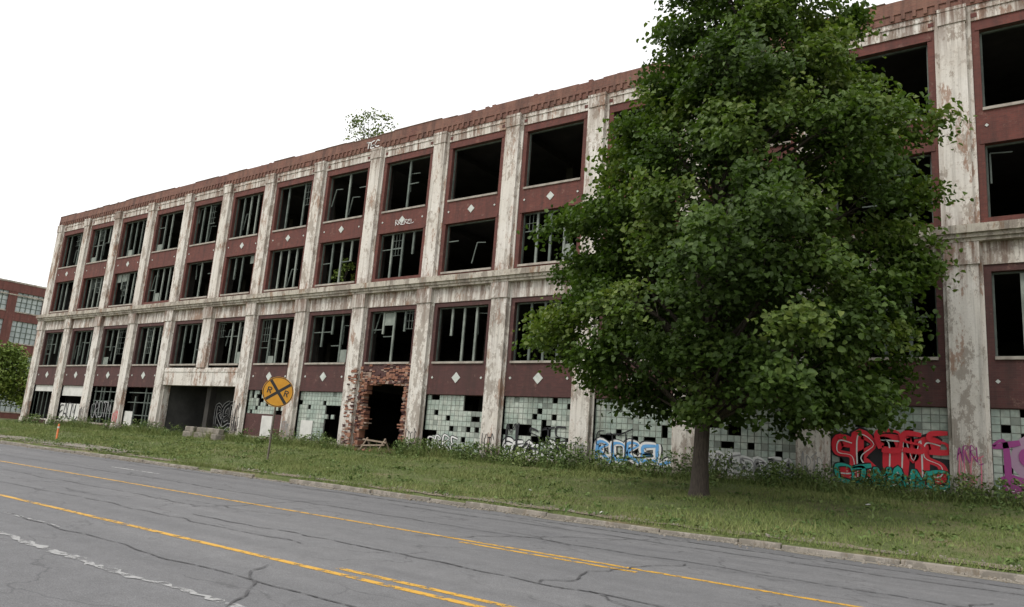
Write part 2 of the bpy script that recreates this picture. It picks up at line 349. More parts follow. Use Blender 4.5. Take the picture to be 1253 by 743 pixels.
def window(x0,x1,z0,z1,dens,light,rnd):
    y=28.2; tgt=steell if light else steel
    steel.box(x0,x0+.06,y,y+.1,z0,z1); steel.box(x1-.06,x1,y,y+.1,z0,z1); steel.box(x0+.06,x1-.06,y,y+.1,z1-.06,z1); steel.box(x0+.06,x1-.06,y,y+.1,z0,z0+.05)
    n=4; W=(x1-x0-.12)/n
    for k in range(1,n):
        if rnd.random()<dens*1.05:
            xx=x0+.06+W*k; b=z0+.05 if rnd.random()<.85 else z0+(z1-z0)*rnd.uniform(.3,.6)
            (tgt if rnd.random()<.6 else steel).box(xx-.06,xx+.06,y+.01,y+.09,b,z1-.06)
    for k in range(n):
        xa=x0+.06+W*k+.065; xb=xa+W-.13
        if rnd.random()<dens*.35:
            zt=z0+(z1-z0)*rnd.choice((.35,.5,.64)); steel.box(xa,xb,y+.02,y+.07,zt,zt+.05)
        if rnd.random()<dens*.22:
            za=z0+(z1-z0)*rnd.choice((.5,.64,.3)); zb=z1-.06
            for q in (1,2):
                xm=xa+(xb-xa)*q/3; steel.box(xm-.012,xm+.012,y+.03,y+.06,za,zb)
            zz=za
            while zz<zb-.1: steel.box(xa,xb,y+.035,y+.055,zz,zz+.022); zz+=.42
        if rnd.random()<dens*.3:
            a=rnd.uniform(-.25,.25); zc=rnd.uniform(z0+.6,z1-.6)
            steel.bar((xa,y+.14,zc-.5),(xa+a,y+.2,zc+.6),.05); steel.bar((xa+a,y+.2,zc+.6),(xb+a*.5,y+.2,zc+.55),.04)
        if rnd.random()<dens*.12:
            ph=rnd.uniform(.3,.8); zb0=rnd.choice((z0+.06,z1-.08-ph)); dirty.box(xa,xb-rnd.uniform(0,.2),y+.04,y+.05,zb0,zb0+ph)
dirty=MB()
rnd=random.Random(5)
for i in range(NB):
    b=i-OFF; xr=P[i]-.56; xl=P[i+1]+.56; cx=(xr+xl)/2
    oxl,oxr=xl+.23,xr-.23
    pl,pr=P[i+1]+.40,P[i]-.40
    conc.box(pl+.03,pr-.03,27.94,28.4,Z['ft'],Z['pb'])
    conc.box(pl+.2,pr-.2,27.90,27.94,Z['ft']+.38,Z['ft']+.44)
    for q in (-.4,.4): br.box(cx+q*4.3-.09,cx+q*4.3+.09,27.925,27.94,Z['ft']+.12,Z['ft']+.28)
    concl.box(P[i+1]+.51,P[i]-.51,27.94,28.4,Z['f1'],Z['bb'])
    br.box(xl,xr,27.99,28.4,Z['w3t'],Z['ft'])
    for a,c in ((Z['w3b'],Z['w3t']),(Z['w2b'],Z['w2t'])):
        br.box(xl,oxl,27.99,28.4,a,c); br.box(oxr,xr,27.99,28.4,a,c)
    br.box(xl,xr,27.99,28.4,Z['w2t'],Z['w3b']-.1); br.box(xl,xr,27.99,28.4,Z['bt'],Z['w2b']-.1)
    for zz in (Z['w3b'],Z['w2b']):
        br.box(xl,oxl,27.99,28.4,zz-.1,zz); br.box(oxr,xr,27.99,28.4,zz-.1,zz)
    br.box(xl+.1,xr-.1,27.965,27.99,Z['w3t'],Z['w3t']+.16); br.box(xl+.1,xr-.1,27.965,27.99,Z['w2t'],Z['w2t']+.16)
    for zz in (Z['w3b'],Z['w2b']):
        if rnd.random()<.85: sill.box(oxl,oxr,27.93,28.4,zz-.1,zz)
        else: br.box(oxl,oxr,27.99,28.4,zz-.1,zz)
    isW=b in WO
    brl.box(xl,xr,27.99,28.4,Z['w1t'],Z['f1'])
    brl.box(xl,oxl,27.99,28.4,Z['w1b']-.1,Z['w1t']); brl.box(oxr,xr,27.99,28.4,Z['w1b']-.1,Z['w1t'])
    sill.box(oxl,oxr,27.91,28.4,Z['w1b']-.1,Z['w1b'])
    if not isW:
        if b!=6: brl.box(xl,xr,27.99,28.4,Z['gt']+.0,Z['w1b']-.1); brl.box(xl+.05,xr-.05,27.96,27.99,Z['gt']+.02,Z['gt']+.17)
        else: brl.box(xl,xr,27.99,28.4,4.75,Z['w1b']-.1)
    def dia(x,z,r,yy):
        s=len(tile.v); tile.v+= [(x-r,yy,z),(x,yy,z-r),(x+r,yy,z),(x,yy,z+r),(x-r,yy+.03,z),(x,yy+.03,z-r),(x+r,yy+.03,z),(x,yy+.03,z+r)]
        tile.f+= [(s,s+1,s+2,s+3),(s,s+4,s+5,s+1),(s+1,s+5,s+6,s+2),(s+2,s+6,s+7,s+3),(s+3,s+7,s+4,s)]
    if rnd.random()<.85: dia(cx,(Z['w2t']+Z['w3b'])/2,.22,27.965)
    if not isW and b!=6:
        dia(cx,4.86,.27,27.965)
        for q in (-1.55,1.55): dia(cx+q,4.86,.07,27.965)
    for q in (-1.5,1.5): dia(cx+q,(Z['w2t']+Z['w3b'])/2,.06,27.965)
    d3={5:.0,4:.0,3:.0,2:.0,1:.0,0:.0,6:.35,7:.5,8:.3,-1:.3}.get(b,.75); d2={5:.12,4:.75,6:.75,0:.5,1:.4}.get(b,.85)
    window(oxl,oxr,Z['w3b'],Z['w3t'],d3,b%2,rnd); window(oxl,oxr,Z['w2b'],Z['w2t'],d2,True,rnd); window(oxl,oxr,Z['w1b'],Z['w1t'],.9,b%3!=1,rnd)
    gx0,gx1=xl+.02,xr-.02; r2=random.Random(b*31+9)
    if not isW and b!=6:
        brl.box(xl,xl+.02,27.99,28.4,Z['gb'],Z['gt']); brl.box(xr-.02,xr,27.99,28.4,Z['gb'],Z['gt'])
        concl.box(xl,xr,27.97,28.4,Z['gb']-.12,Z['gb']); brl.box(xl,xr,28.0,28.4,.3,Z['gb']-.12)
    def blocks(x0,x1,z0,z1,miss):
        nx_=round((x1-x0)/.255); nz_=round((z1-z0)/.255); dx=(x1-x0)/nx_; dz=(z1-z0)/nz_
        for a in range(nx_):
            for c in range(nz_):
                u=(a+.5)/nx_; v=(c+.5)/nz_
                ms=miss(u,v)
                if ms: continue
                X=x0+a*dx; ZZ=z0+c*dz; t=r2.uniform(0,.01)
                mort.box(X,X+dx,28.13,28.2,ZZ,ZZ+dz)
                (blk if r2.random()>.08 else dirty).box(X+.014,X+dx-.014,28.115-t*.5,28.13,ZZ+.014,ZZ+dz-.014)
    R=r2.random
    if b in (-3,-2,-1,0,1,2,3,4,5):
        holes=[(R(),R()**1.5*.85,r2.uniform(.02,.08)) for _ in range(11)]
        def miss(u,v,holes=holes,b=b):
            if R()<.06: return True
            if b==5 and u>.52+.15*R() and v>.76: return True
            if b==5 and u<.12 and v<.4: return True
            if b==4 and v<.26 and .1<u<.9 and R()<.35: return True
            if b==3 and v<.3 and .4<u<.62: return R()<.75
            return any(abs(u-h[0])<h[2] and abs(v-h[1])<h[2]*1.3 and R()<.85 for h in holes)
        blocks(gx0,gx1,Z['gb'],Z['gt'],miss)
    elif b==7:
        blocks(gx0,gx1,Z['gb'],Z['gt'],lambda u,v:(u>.62 and v<.75 and R()<.93) or R()<.05)
        whb.box(gx0+.4,gx0+1.4,28.05,28.1,Z['gb']+.1,Z['gb']+1.1)
    elif b==8:
        blocks(gx0,gx1,2.6,Z['gt'],lambda u,v:R()<.25)
        brl.box(gx0,gx1,28.06,28.35,Z['gb'],2.6); whb.box(cx-.2,cx+.8,28.02,28.06,1.3,2.5)
    elif b in (11,12):
        for k in range(9):
            xx=gx0+(gx1-gx0)*(k+.5)/9
            if R()<.75: steel.box(xx-.04,xx+.04,28.15,28.23,Z['gb'],Z['gt']-(0 if R()<.6 else R()))
        for zz in (2.0,2.9,3.6): steel.box(gx0,gx1,28.17,28.21,zz,zz+.06)
        if b==11: whb.box(gx0,gx0+1.1,28.1,28.14,Z['gb'],Z['gb']+1.0)
    elif b==13:
        whb.box(gx0,gx1,28.1,28.2,3.2,Z['gt']); whb.box(gx0,gx1,28.12,28.2,Z['gb'],2.6)
    elif b==14:
        whb.box(gx0,gx1,28.1,28.2,3.5,Z['gt'])
        for k in range(6): xx=gx0+(gx1-gx0)*k/5; steel.box(xx-.03,xx+.03,28.15,28.2,Z['gb'],3.5)
xa,xb=P[11+OFF]+.46,P[9+OFF]-.46
concl.box(xa,xb,27.86,28.4,4.2,5.375); concl.box(xa,xb,27.82,27.86,5.1,5.3)
innw.box(xa-.35,xa,28.4,31.4,.9,4.62); innw.box(xb,xb+.35,28.4,31.4,.9,4.62); innw.box(xa,xb,31.4,31.7,.9,4.62)
brl.box(P[10+OFF]-.58,P[10+OFF]+.58,28.0,28.4,5.38,5.55)
# crumbling doorway bay 6
b=6; xr=P[b+OFF]-.56; xl=P[b+OFF+1]+.56
dx0,dx1=xl+.45,xr-.32; rr=random.Random(3)
def pick():
    q=rr.random(); return brl if q<.28 else (pale if q<.5 else loose)
zz=.9
while zz<4.75:
    for side in (0,1):
        lim=(.16 if side==0 else .07)*math.sin(zz*3.1+side)+rr.uniform(-.1,.1)
        if zz>4.35: lim+=.9*min(1,(zz-4.35)/.12)+(1 if zz>4.5 else 0)
        if side==0:
            x=xl
            while x<min(dx0+lim,(xl+xr)/2+.05):
                y0=27.95+rr.uniform(-.06,.08); pick().box(x,x+.205,y0,28.35,zz,zz+.066); x+=.22
        else:
            x=xr
            while x>max(dx1-lim,(xl+xr)/2+.05):
                y0=27.95+rr.uniform(-.06,.08); pick().box(x-.205,x,y0,28.35,zz,zz+.066); x-=.22
    zz+=.075
zz=4.75
while zz<5.54:
    x=xl
    while x<xr-.2:
        e=min(x-xl,xr-x); pr=.95 if zz<5.1+.25*math.sin(x*2) else .35
        if rr.random()<pr: pick().box(x,x+.205,27.95+rr.uniform(-.04,.02),27.99,zz,zz+.066)
        x+=.22
    zz+=.075
for sx_ in (xl-.32,):
    zz=.95
    while zz<5.3:
        x=sx_-.42+rr.uniform(0,.1)
        while x<xl-.02:
            if rr.random()<.22+.25*(zz<2)+.3*math.sin(zz*2.3)**2: pick().box(x,min(x+.205,xl-.005),27.72+rr.uniform(-.01,.03),27.8,zz,zz+.066)
            x+=.22
        zz+=.075
for k in range(90):
    x=rr.uniform(dx0-.7,dx1+.5); y=rr.uniform(27.0,28.8); a=rr.uniform(0,3)
    pick().obox((x,y,max(gz(x,y),1.02 if y>28.4 else 0)+.03+rr.uniform(0,.08)),(math.cos(a),math.sin(a),.1),(-math.sin(a),math.cos(a),0),(0,0,1),.1,.05,.035)
# parapet
par.box(XL-.05,XR,27.90,28.3,Z['pb'],Z['pb']+.5)
par.box(XL-.05,XR,27.86,27.90,Z['pb']+.30,Z['pb']+.5)
x=XL
while x<XR:
    if random.random()<.93: par.box(x,x+.12,27.84,27.90,Z['pb']+.06,Z['pb']+.297)
    x+=.36
x=XL-.05
while x<XR:
    l=random.uniform(.4,3.4); h=.5+.36+random.choice((0,0,0,-.015,.015,.03,-.05))
    if random.random()<.04: h-=.12; l=.5
    par.box(x,x+l,27.88,28.3,Z['pb']+.5,Z['pb']+h)
    if random.random()<.6: cop.box(x,x+l-.01,27.85,28.33,Z['pb']+h,Z['pb']+h+.03)
    x+=l
for k in range(40):
    x=random.uniform(XL,XR); par.box(x,x+.22,27.95,28.15,Z['pb']+.84,Z['pb']+.92+random.uniform(0,.03))
roof=MB(); roof.box(XL,XR,28.31,46.4,17.95,18.1); roof.box(XL,XR,46.1,46.4,18.1,18.7)
for nm,m_,mt in (('upper_pilasters_and_bands',conc,'conc'),('lower_pilasters_and_bands',concl,'conc_low'),('belt_course',belt,'belt'),('upper_brick',br,'brick'),('lower_brick',brl,'brick_low'),('parapet',par,'brick_par'),('coping',cop,'coping'),('sills',sill,'sill'),('diamond_tiles',tile,'tile'),('window_frames',steel,'steel'),('window_posts',steell,'steel_l'),('glass_blocks',blk,'block'),('block_joints',mort,'mortar'),('interior_floors',inn,'inner'),('interior_walls',innw,'innerw'),('boards',whb,'white'),('broken_brick_doorway',loose,'bricks_loose'),('smeared_brick_doorway',pale,'bricks_pale'),('roof',roof,'roof'),('dirty_panes',dirty,'steel_l')):
    mk(nm,m_,M[mt],bld)
GL={}
def gpt(k): return GL.setdefault(k,MB())
cnt=[0]
SH=[[(.8,.9),(.2,.95),(.15,.6),(.75,.45),(.8,.1),(.1,.05)],[(.1,.0),(.2,1),(.6,.5),(.9,1.),(.95,.0)],[(.9,.85),(.4,1.),(.05,.5),(.4,.0),(.95,.2)],[(.1,0),(.45,1.),(.85,0),(.7,.4),(.25,.4)],[(.1,1),(.15,.0),(.9,.05)],[(.1,.0),(.12,1.),(.8,.8),(.2,.5),(.95,.0)],[(.5,0),(.5,.95),(.0,.95),(1.,1.)],[(.2,.1),(.1,.9),(.85,.9),(.9,.1),(.2,.1)],[(.9,1),(.15,.9),(.2,.5),(.8,.5),(.2,.45),(.1,.0),(.95,.05)]]
def tag(x0,x1,z0,z1,y,cols,n,seed,widths,jit=1,seq=None):
    r=random.Random(seed); W=(x1-x0)/n; H=z1-z0; let=[]
    for k in range(n):
        s=SH[seq[k]] if seq else r.choice(SH); o=[(x0+(k+px*1.05)*W+r.uniform(-.05,.05)*W*jit, z0+pz*H+r.uniform(-.1,.1)*H*jit) for px,pz in s]
        let.append(catmull(o,5))
    for ci,(c,w) in enumerate(zip(cols,widths)):
        for s in let:
            cnt[0]+=1; off=.006+ci*.010+.0004*(cnt[0]%20)
            gpt(c).ribbon(s,lambda t,w=w:w*(.85+.35*math.sin(t*9)),lambda a,b_,o_=off:(a,y-o_,b_))
def blob(x0,x1,z0,z1,y,c,seed,n=22):
    r=random.Random(seed); g=gpt(c); cx,cz=(x0+x1)/2,(z0+z1)/2; b=len(g.v); m_=n
    for k in range(m_):
        a=2*math.pi*k/m_; q=r.uniform(.72,1.05)
        g.v.append((cx+(x1-x0)/2*q*math.copysign(abs(math.cos(a))**.6,math.cos(a)),y,cz+(z1-z0)/2*q*math.copysign(abs(math.sin(a))**.7,math.sin(a))))
    g.v.append((cx,y,cz))
    for k in range(m_): g.f.append((b+k,b+(k+1)%m_,b+m_))
def bayx(b): return P[b+OFF+1]+.62,P[b+OFF]-.62
GY=28.108
x0,x1=bayx(1)
blob(x0,x1+.1,1.32,2.75,GY-.002,'black',2); blob(x0+.1,x1-.9,1.3,1.95,GY-.005,'teal',3); blob(x0+1.6,x1,1.34,1.8,GY-.009,'teal',6)
tag(x0+.1,x1-.1,1.65,2.9,GY-.012,['black','red','pwhite'],5,4,[.52,.37,.04],.7,[0,5,6,1,0])
tag(x0+.1,x1,1.38,1.95,GY-.045,['black','teal'],6,9,[.2,.12]); tag(x0+1.4,x1+.1,2.5,3.2,GY-.075,['red'],3,12,[.15])
x0,x1=bayx(0); blob(x0+.3,x0+3.0,1.3,3.3,GY-.002,'mauve',12); blob(x0+.9,x0+2.2,1.5,2.9,GY-.006,'yellow',13); blob(x0+.1,x0+1.2,1.3,2.0,GY-.010,'purple',15); tag(x0,x1-1.6,1.3,2.9,GY-.014,['purple'],3,25,[.16]); blob(x0+1.3,x0+1.8,1.9,2.5,GY-.034,'olive',14,12); tag(x0+.8,x1,1.3,2.2,GY-.04,['pink'],4,23,[.08])
x0,x1=bayx(4); tag(x0,x1,1.36,1.95,GY,['black','pwhite','black'],6,33,[.42,.30,.05],1.2); tag(x0+.05,x1-.1,1.8,2.7,GY-.034,['black'],5,37,[.08],1.5)
x0,x1=bayx(3); tag(x0+.1,x1,1.5,2.25,GY,['black','pwhite','blue'],5,47,[.40,.30,.12],1.2); tag(x0,x1-1.2,1.6,2.7,GY-.045,['black'],4,43,[.05],1.5)
x0,x1=bayx(2); tag(x0,x1,1.4,2.0,GY,['pwhite','grey'],7,57,[.24,.06],1.5)
x0,x1=bayx(5); tag(x0+.2,x0+2.2,1.4,2.0,GY,['black','pwhite'],4,61,[.14,.07],1.4)
tag(xa+1.4,xb-3.4,1.7,3.2,31.395,['pwhite','black','pwhite'],5,71,[.50,.40,.05],1.3)
x0,x1=bayx(13); tag(x0,x1,1.4,2.5,28.115,['black'],6,81,[.09],1.5); x0,x1=bayx(12); tag(x0,x1-1,1.7,2.8,28.14,['grey'],5,83,[.07],1.5)
for i,(pi,z0,z1,c,s) in enumerate(((4,1.5,2.6,'pink',3),(4,2.3,2.8,'purple',4),(8,1.4,2.2,'black',5),(11,1.3,2.2,'grey',6),(12,1.5,3.1,'black',7),(12,1.3,2.2,'black',17),(15,1.4,2.2,'red',8),(7,1.5,2.1,'grey',9),(9,1.3,2.2,'black',10),(16,1.3,2.3,'black',14),(5,1.4,2.2,'grey',15))):
    px=P[pi]; tag(px-.36,px+.36,z0,z1,27.755,[c],4,s,[.032],1.6)
tag(P[9]-2.9,P[9]-1.5,13.25,13.5,27.96,['pwhite'],6,98,[.03],1.5)
tag(P[10]-1,P[10]+.1,18.2,18.6,27.83,['pwhite'],3,92,[.06],1.4)
for c,m_ in GL.items(): mk('graffiti_'+c,m_,M['g_'+c],bld)

# ------------------------------------------------------------ far brick building
fb=empty('brick_warehouse',(-105,50,1)); w=MB(); gl=MB(); fs=MB(); ti=MB()
X=-105.; ya,yb=29.5,86; w.box(X-35,X-.35,ya,yb,0,17.3)
nb=14; bw=(yb-ya)/nb
for k in range(nb+1): w.box(X-.35,X,max(ya,ya+k*bw-.5),min(yb,ya+k*bw+.5),0,16.4)
for a,c in ((0,1.6),(4.4,5.9),(8.6,10.1),(12.8,14.0)):
    for k in range(nb): w.box(X-.35,X-.01,ya+k*bw+.5,ya+(k+1)*bw-.5,a,c)
w.box(X-.35,X+.05,ya,yb,16.4,17.5); ti.box(X-.3,X+.12,ya-.05,yb+.05,17.5,17.7); ti.box(X,X+.08,ya,yb,15.95,16.1)
for a,c in ((1.6,4.4),(5.9,8.6),(10.1,12.8),(14.0,16.4)):
    for k in range(nb):
        y0,y1=ya+k*bw+.5,ya+(k+1)*bw-.5; gl.box(X-.3,X-.22,y0,y1,a,c); ti.box(X-.1,X+.06,y0,y1,a-.14,a)
        for q in range(1,5): yy=y0+(y1-y0)*q/5; fs.box(X-.22,X-.18,yy-.05,yy+.05,a,c)
        for q in (1,2,3): zz=a+(c-a)*q/4; fs.box(X-.22,X-.185,y0,y1,zz-.04,zz+.04)
mk('walls',w,M['brick_far'],fb); mk('glazing',gl,M['glassfar'],fb); mk('glazing_bars',fs,M['steel'],fb); mk('stone_trim',ti,M['belt'],fb)

# ------------------------------------------------------------ trees
def rad(h):
    return np.interp(h,[1.9,2.6,3.4,4.5,5.8,7,8.3,10.2,12,13.1,15.1,16.4,17.8],[1.2,2.6,4.0,4.9,5.3,4.9,4.5,4.0,3.2,2.8,2.25,1.8,.8])
def offx(h): return np.interp(h,[2,3.3,4.5,7,8.3,10.2,12,13.1,15.1,17],[1.3,1.1,1.0,.85,1.0,1.35,1.6,1.55,1.2,1.0])
tx,ty=-8.85,22.4; tz=gz(tx,ty)
tree=empty('maple_tree',(tx,ty,tz))
lob=[]; r=random.Random(81)
for k in range(14000):
    if len(lob)>=150: break
    h=r.uniform(2.9,17.3)
    if r.random()>max(.4,rad(h)/5.4): continue
    a=r.uniform(0,2*math.pi); q=r.uniform(.60,1.04)*(1+.12*math.sin(3*a+h*.9)+.06*math.sin(5*a-h*1.7))
    R_=rad(h)*q; x=tx+offx(h)+1.1*R_*math.cos(a); y=ty-.6+.80*R_*math.sin(a); z_=tz+h
    if any((x-l[0])**2+(y-l[1])**2+1.15*(z_-l[2])**2<1.15 for l in lob): continue
    lob.append((x,y,z_))
C=[];NN=[];T=[]
def axis(z_): return tx+offx(z_-tz),ty-.6
for (x,y,z_) in lob:
    br_=r.uniform(.08,.75); ax,ay=axis(z_)
    out=np.array([x-ax,y-ay,0]); out/=np.linalg.norm(out)+1e-6
    big=r.uniform(.55,1.1); tilt=r.uniform(.1,.5)
    nsub=r.randint(8,11) if big>.75 else r.randint(5,8)
    for s in range(nsub):
        d=rng.normal(size=3); d/=np.linalg.norm(d); rr_=r.uniform(.3,1.0)*big
        ext=r.uniform(0,.35)+(.55 if r.random()<.12 else 0)
        c=np.array([x,y,z_])+d*rr_*np.array([1.1,1.05,.9])+out*ext; c[2]-=tilt*np.dot(d[:2],out[:2])*rr_+.2*r.random()
        n=r.randint(65,105)
        pts=c+rng.normal(size=(n,3))*np.array([.28,.28,.17])
        pts[:,2]-=.38*np.linalg.norm(pts[:,:2]-c[:2],axis=1)
        C.append(pts); NN.append(out*.6+np.array([0,0,.7])+rng.normal(size=(n,3))*.5); T.append(np.clip(br_+rng.normal(size=n)*.15+(.14 if d[2]>.2 else -.08),0,1))  # clump shading put into the tint: upper leaves lighter, underneath darker
for s in range(80):
    h=r.uniform(3.2,15.5); a=r.uniform(0,6.28); q=r.uniform(.1,.5)*rad(h)
    c=np.array([tx+offx(h)+1.1*q*math.cos(a),ty-.6+.8*q*math.sin(a),tz+h]); n=75
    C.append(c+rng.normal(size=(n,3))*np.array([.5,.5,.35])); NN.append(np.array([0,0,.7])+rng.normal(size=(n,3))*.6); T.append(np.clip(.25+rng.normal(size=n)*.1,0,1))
for s in range(15):
    c=np.array([tx+3.7+r.uniform(-.7,1.3),ty-.2+r.uniform(-1,1),tz+r.uniform(2.4,3.3)]); n=85
    C.append(c+rng.normal(size=(n,3))*np.array([.38,.38,.2])); NN.append(np.array([0,0,.7])+rng.normal(size=(n,3))*.6); T.append(np.clip(.45+rng.normal(size=n)*.1,0,1))
C=np.concatenate(C);NN=np.concatenate(NN);T=np.concatenate(T); k=C[:,1]<27.55; C,NN,T=C[k],NN[k],T[k]
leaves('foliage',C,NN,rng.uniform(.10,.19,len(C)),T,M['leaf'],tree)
print('tree leaves',len(C),'lobes',len(lob))
tb=MB()
tp=[(tx,ty,tz-.2),(tx,ty,tz+.25),(tx+.02,ty,tz+1.2),(tx+.06,ty,tz+2.4),(tx+.15,ty-.1,tz+4.5),(tx+.4,ty-.3,tz+7.5),(tx+.9,ty-.4,tz+11),(tx+1.1,ty-.5,tz+15.5)]
tb.tube(tp,[.42,.29,.235,.225,.20,.16,.10,.03],14)
tpz=[p[2] for p in tp]
for (x,y,z_) in lob:
    if r.random()<.75:
        hz=max(tz+2.1,z_-r.uniform(1.2,3.2)); bx=np.interp(hz,tpz,[p[0] for p in tp]); by=np.interp(hz,tpz,[p[1] for p in tp])
        L_=math.dist((bx,by,hz),(x,y,z_)); m1=(bx*.6+x*.4,by*.6+y*.4,hz*.62+z_*.38+.25+r.uniform(-.2,.2)); m2=(bx*.25+x*.75+r.uniform(-.2,.2),by*.25+y*.75,hz*.25+z_*.75+.15)
        r0=.03+.012*L_; tb.tube([(bx,by,hz),m1,m2,(x,y,z_)],[r0,r0*.7,r0*.45,.012],6)
        for s in range(3):
            q=(x+r.uniform(-.8,.8),y+r.uniform(-.8,.8),z_+r.uniform(-.6,.6)); tb.tube([m2,((m2[0]+q[0])/2,(m2[1]+q[1])/2,(m2[2]+q[2])/2+.1),q],[.022,.016,.006],4)
mk('trunk_and_limbs',tb,M['bark'],tree,True)
def smalltree(name,x,y,z0,h,rx,nc,mat,lf=.12,seed=1,n_=60):
    e=empty(name,(x,y,z0)); r=random.Random(seed); t=MB(); C=[];NN=[];T=[]
    for st in range(3):
        t.tube([(x,y,z0-.1),(x+r.uniform(-.2,.2)*rx,y+r.uniform(-.2,.2)*rx,z0+h*.4),(x+r.uniform(-.4,.4)*rx,y+r.uniform(-.3,.3)*rx,z0+h*.85)],[.012*h,.009*h,.003*h],7)
    for k in range(nc):
        hh=r.uniform(.3,1); a=r.uniform(0,6.28); q=rx*math.sqrt(r.random())*math.sin(min(1,hh*1.05)*2.7)**.6 if hh<1 else 0
        c=np.array([x+q*math.cos(a),y+.8*q*math.sin(a),z0+h*hh]); T0=r.uniform(.3,.8)
        if k%3==0: t.tube([(x,y,z0+h*hh*.6),tuple(c)],[.005*h,.002],4)
        C.append(c+rng.normal(size=(n_,3))*rx*.11); NN.append(np.array([0,-.4,.6])+rng.normal(size=(n_,3))*.6); T.append(np.clip(T0+rng.normal(size=n_)*.12,0,1))
    C=np.concatenate(C); leaves('foliage',C,np.concatenate(NN),rng.uniform(.7,1.3,len(C))*lf,np.concatenate(T),mat,e); mk('stems',t,M['bark'],e,True)
smalltree('roof_sapling',-33.5,29.4,18.1,3.2,1.8,48,M['bush'],.13,4,22)
smalltree('street_tree',-93,33.5,.8,7.4,3.6,120,M['bush'],.26,5,60)
smalltree('street_tree',-89,36.5,.8,5.4,2.8,90,M['bush'],.26,6,60)
smalltree('street_tree',-97,29.5,.8,6.5,3.2,90,M['bush'],.26,9,60)
smalltree('window_shrub',P[11]+2.2,28.9,9.4,2.6,.8,18,M['bush'],.12,14,30)

# ------------------------------------------------------------ grass
def patch(x,y): return .5+.2*np.sin(x*.7+1.3*np.sin(y*.9))+.17*np.sin(y*1.7+x*.31+2*np.sin(x*.23))+.13*np.sin(x*3.1+2*np.sin(y*2.3))
def grass(X0,X1,Y0,Y1,n,w,h0,h1):
    x=rng.uniform(X0,X1,n); y=rng.uniform(Y0,Y1,n); pt=patch(x,y)
    bare=np.exp(-((y-17.1-.25*np.sin(x*.9)-.2*np.sin(x*2.7))/.25)**2)*(.55+.45*np.sin(x*.35))
    k=rng.random(n)<np.clip(.32+.75*pt-.9*bare,0.03,1)
    x,y,pt=x[k],y[k],pt[k]; n=len(x)
    s=np.clip((y-16.72)/11.28,0,1); zfx=1.13+(np.clip(x,-90,20)+2)*.00426
    z=.13+(zfx-.13)*s+.02*np.sin(x*.9+y*1.3)*np.minimum(1,s*5)-.01
    h=rng.uniform(h0,h1,n)*(.5+1.0*pt)*(1+(rng.random(n)<.03)*.9); a=rng.uniform(0,6.283,n); l=rng.normal(size=(n,2))*.55
    V=np.zeros((n,3,3)); V[:,0]=np.stack([x-np.cos(a)*w/2,y-np.sin(a)*w/2,z],1); V[:,1]=np.stack([x+np.cos(a)*w/2,y+np.sin(a)*w/2,z],1)
    V[:,2]=np.stack([x+l[:,0]*h,y+l[:,1]*h,z+h],1)
    T=np.clip(.08+.62*pt+rng.normal(size=n)*.17+(rng.random(n)<.09)*.4,0,1); return V.reshape(-1,3),np.repeat(T,3)
parts=[grass(-30,10,16.68,27.7,170000,.022,.04,.12),grass(-62,-30,16.68,27.7,65000,.035,.05,.13),grass(-100,-62,16.75,27.9,35000,.05,.06,.14),
       grass(-34,10,16.60,17.0,15000,.02,.05,.14),grass(-62,10,26.6,27.75,32000,.025,.14,.46)]
V=np.concatenate([p[0] for p in parts]);T=np.concatenate([p[1] for p in parts]); F=np.arange(len(V)).reshape(-1,3)
me=npmesh('grass',V,F,T); link('grass',me,M['grass'])
C=[];NN=[];S=[];T=[]; st=MB(); fl=MB(); r=random.Random(8)
def weedclump(x,y,h,n):
    z0=gz(x,y)
    for q in range(2): st.tube([(x,y,z0-.02),(x+r.uniform(-.1,.1),y+r.uniform(-.1,.1),z0+h)],[.008,.004],3,False)
    tt=rng.random(n); C.append(np.stack([x+rng.normal(size=n)*.16*(.5+tt),y+rng.normal(size=n)*.14,z0+tt*h],1)); NN.append(np.array([0,-.2,.6])+rng.normal(size=(n,3))*.6)
    S.append(rng.uniform(.06,.14,n)); T.append(np.clip(r.uniform(.2,.8)+rng.normal(size=n)*.12,0,1))
for k in range(520):
    x=r.choice((r.uniform(-70,8),r.uniform(-30,8))); y=27.55-abs(r.gauss(0,.45))
    if -30.5<x<-26.3: continue
    h=r.uniform(.25,.9)*(1.45 if -12<x<-9 or -18<x<-15.5 else 1); weedclump(x,y,h,int(45*h)+12)
for k in range(420):
    x=r.uniform(-45,7); y=r.uniform(16.9,27); weedclump(x,y,r.uniform(.05,.14),9)
C=np.concatenate(C); leaves('weeds',C,np.concatenate(NN),np.concatenate(S),np.concatenate(T),M['weed'],None,.7)
for k in range(150):
    x=r.uniform(-13,3) ; y=27.4-abs(r.gauss(0,.5)); z0=gz(x,y); h=r.uniform(.35,.8)
    st.tube([(x,y,z0),(x+r.uniform(-.06,.06),y,z0+h)],[.005,.003],3,False)
    for q in range(4):
        a=r.uniform(0,6.28); d=r.uniform(0,.03); fl.obox((x+d*math.cos(a),y+d*math.sin(a),z0+h+r.uniform(0,.02)),(1,0,.2),(0,1,0),(-.2,0,1),.014,.014,.006)
mk('weed_stems',st,M['weed']); mk('wildflowers',fl,M['flower'])
mb=MB()
for k in range(8):
    x=r.uniform(-40,4); y=r.uniform(16.9,26); a=r.uniform(0,3); mb.obox((x,y,gz(x,y)+.05),(math.cos(a),math.sin(a),.2),(-math.sin(a),math.cos(a),.1),(0,0,1),r.uniform(.03,.06),r.uniform(.02,.05),.006)
mk('litter',mb,M['white'])

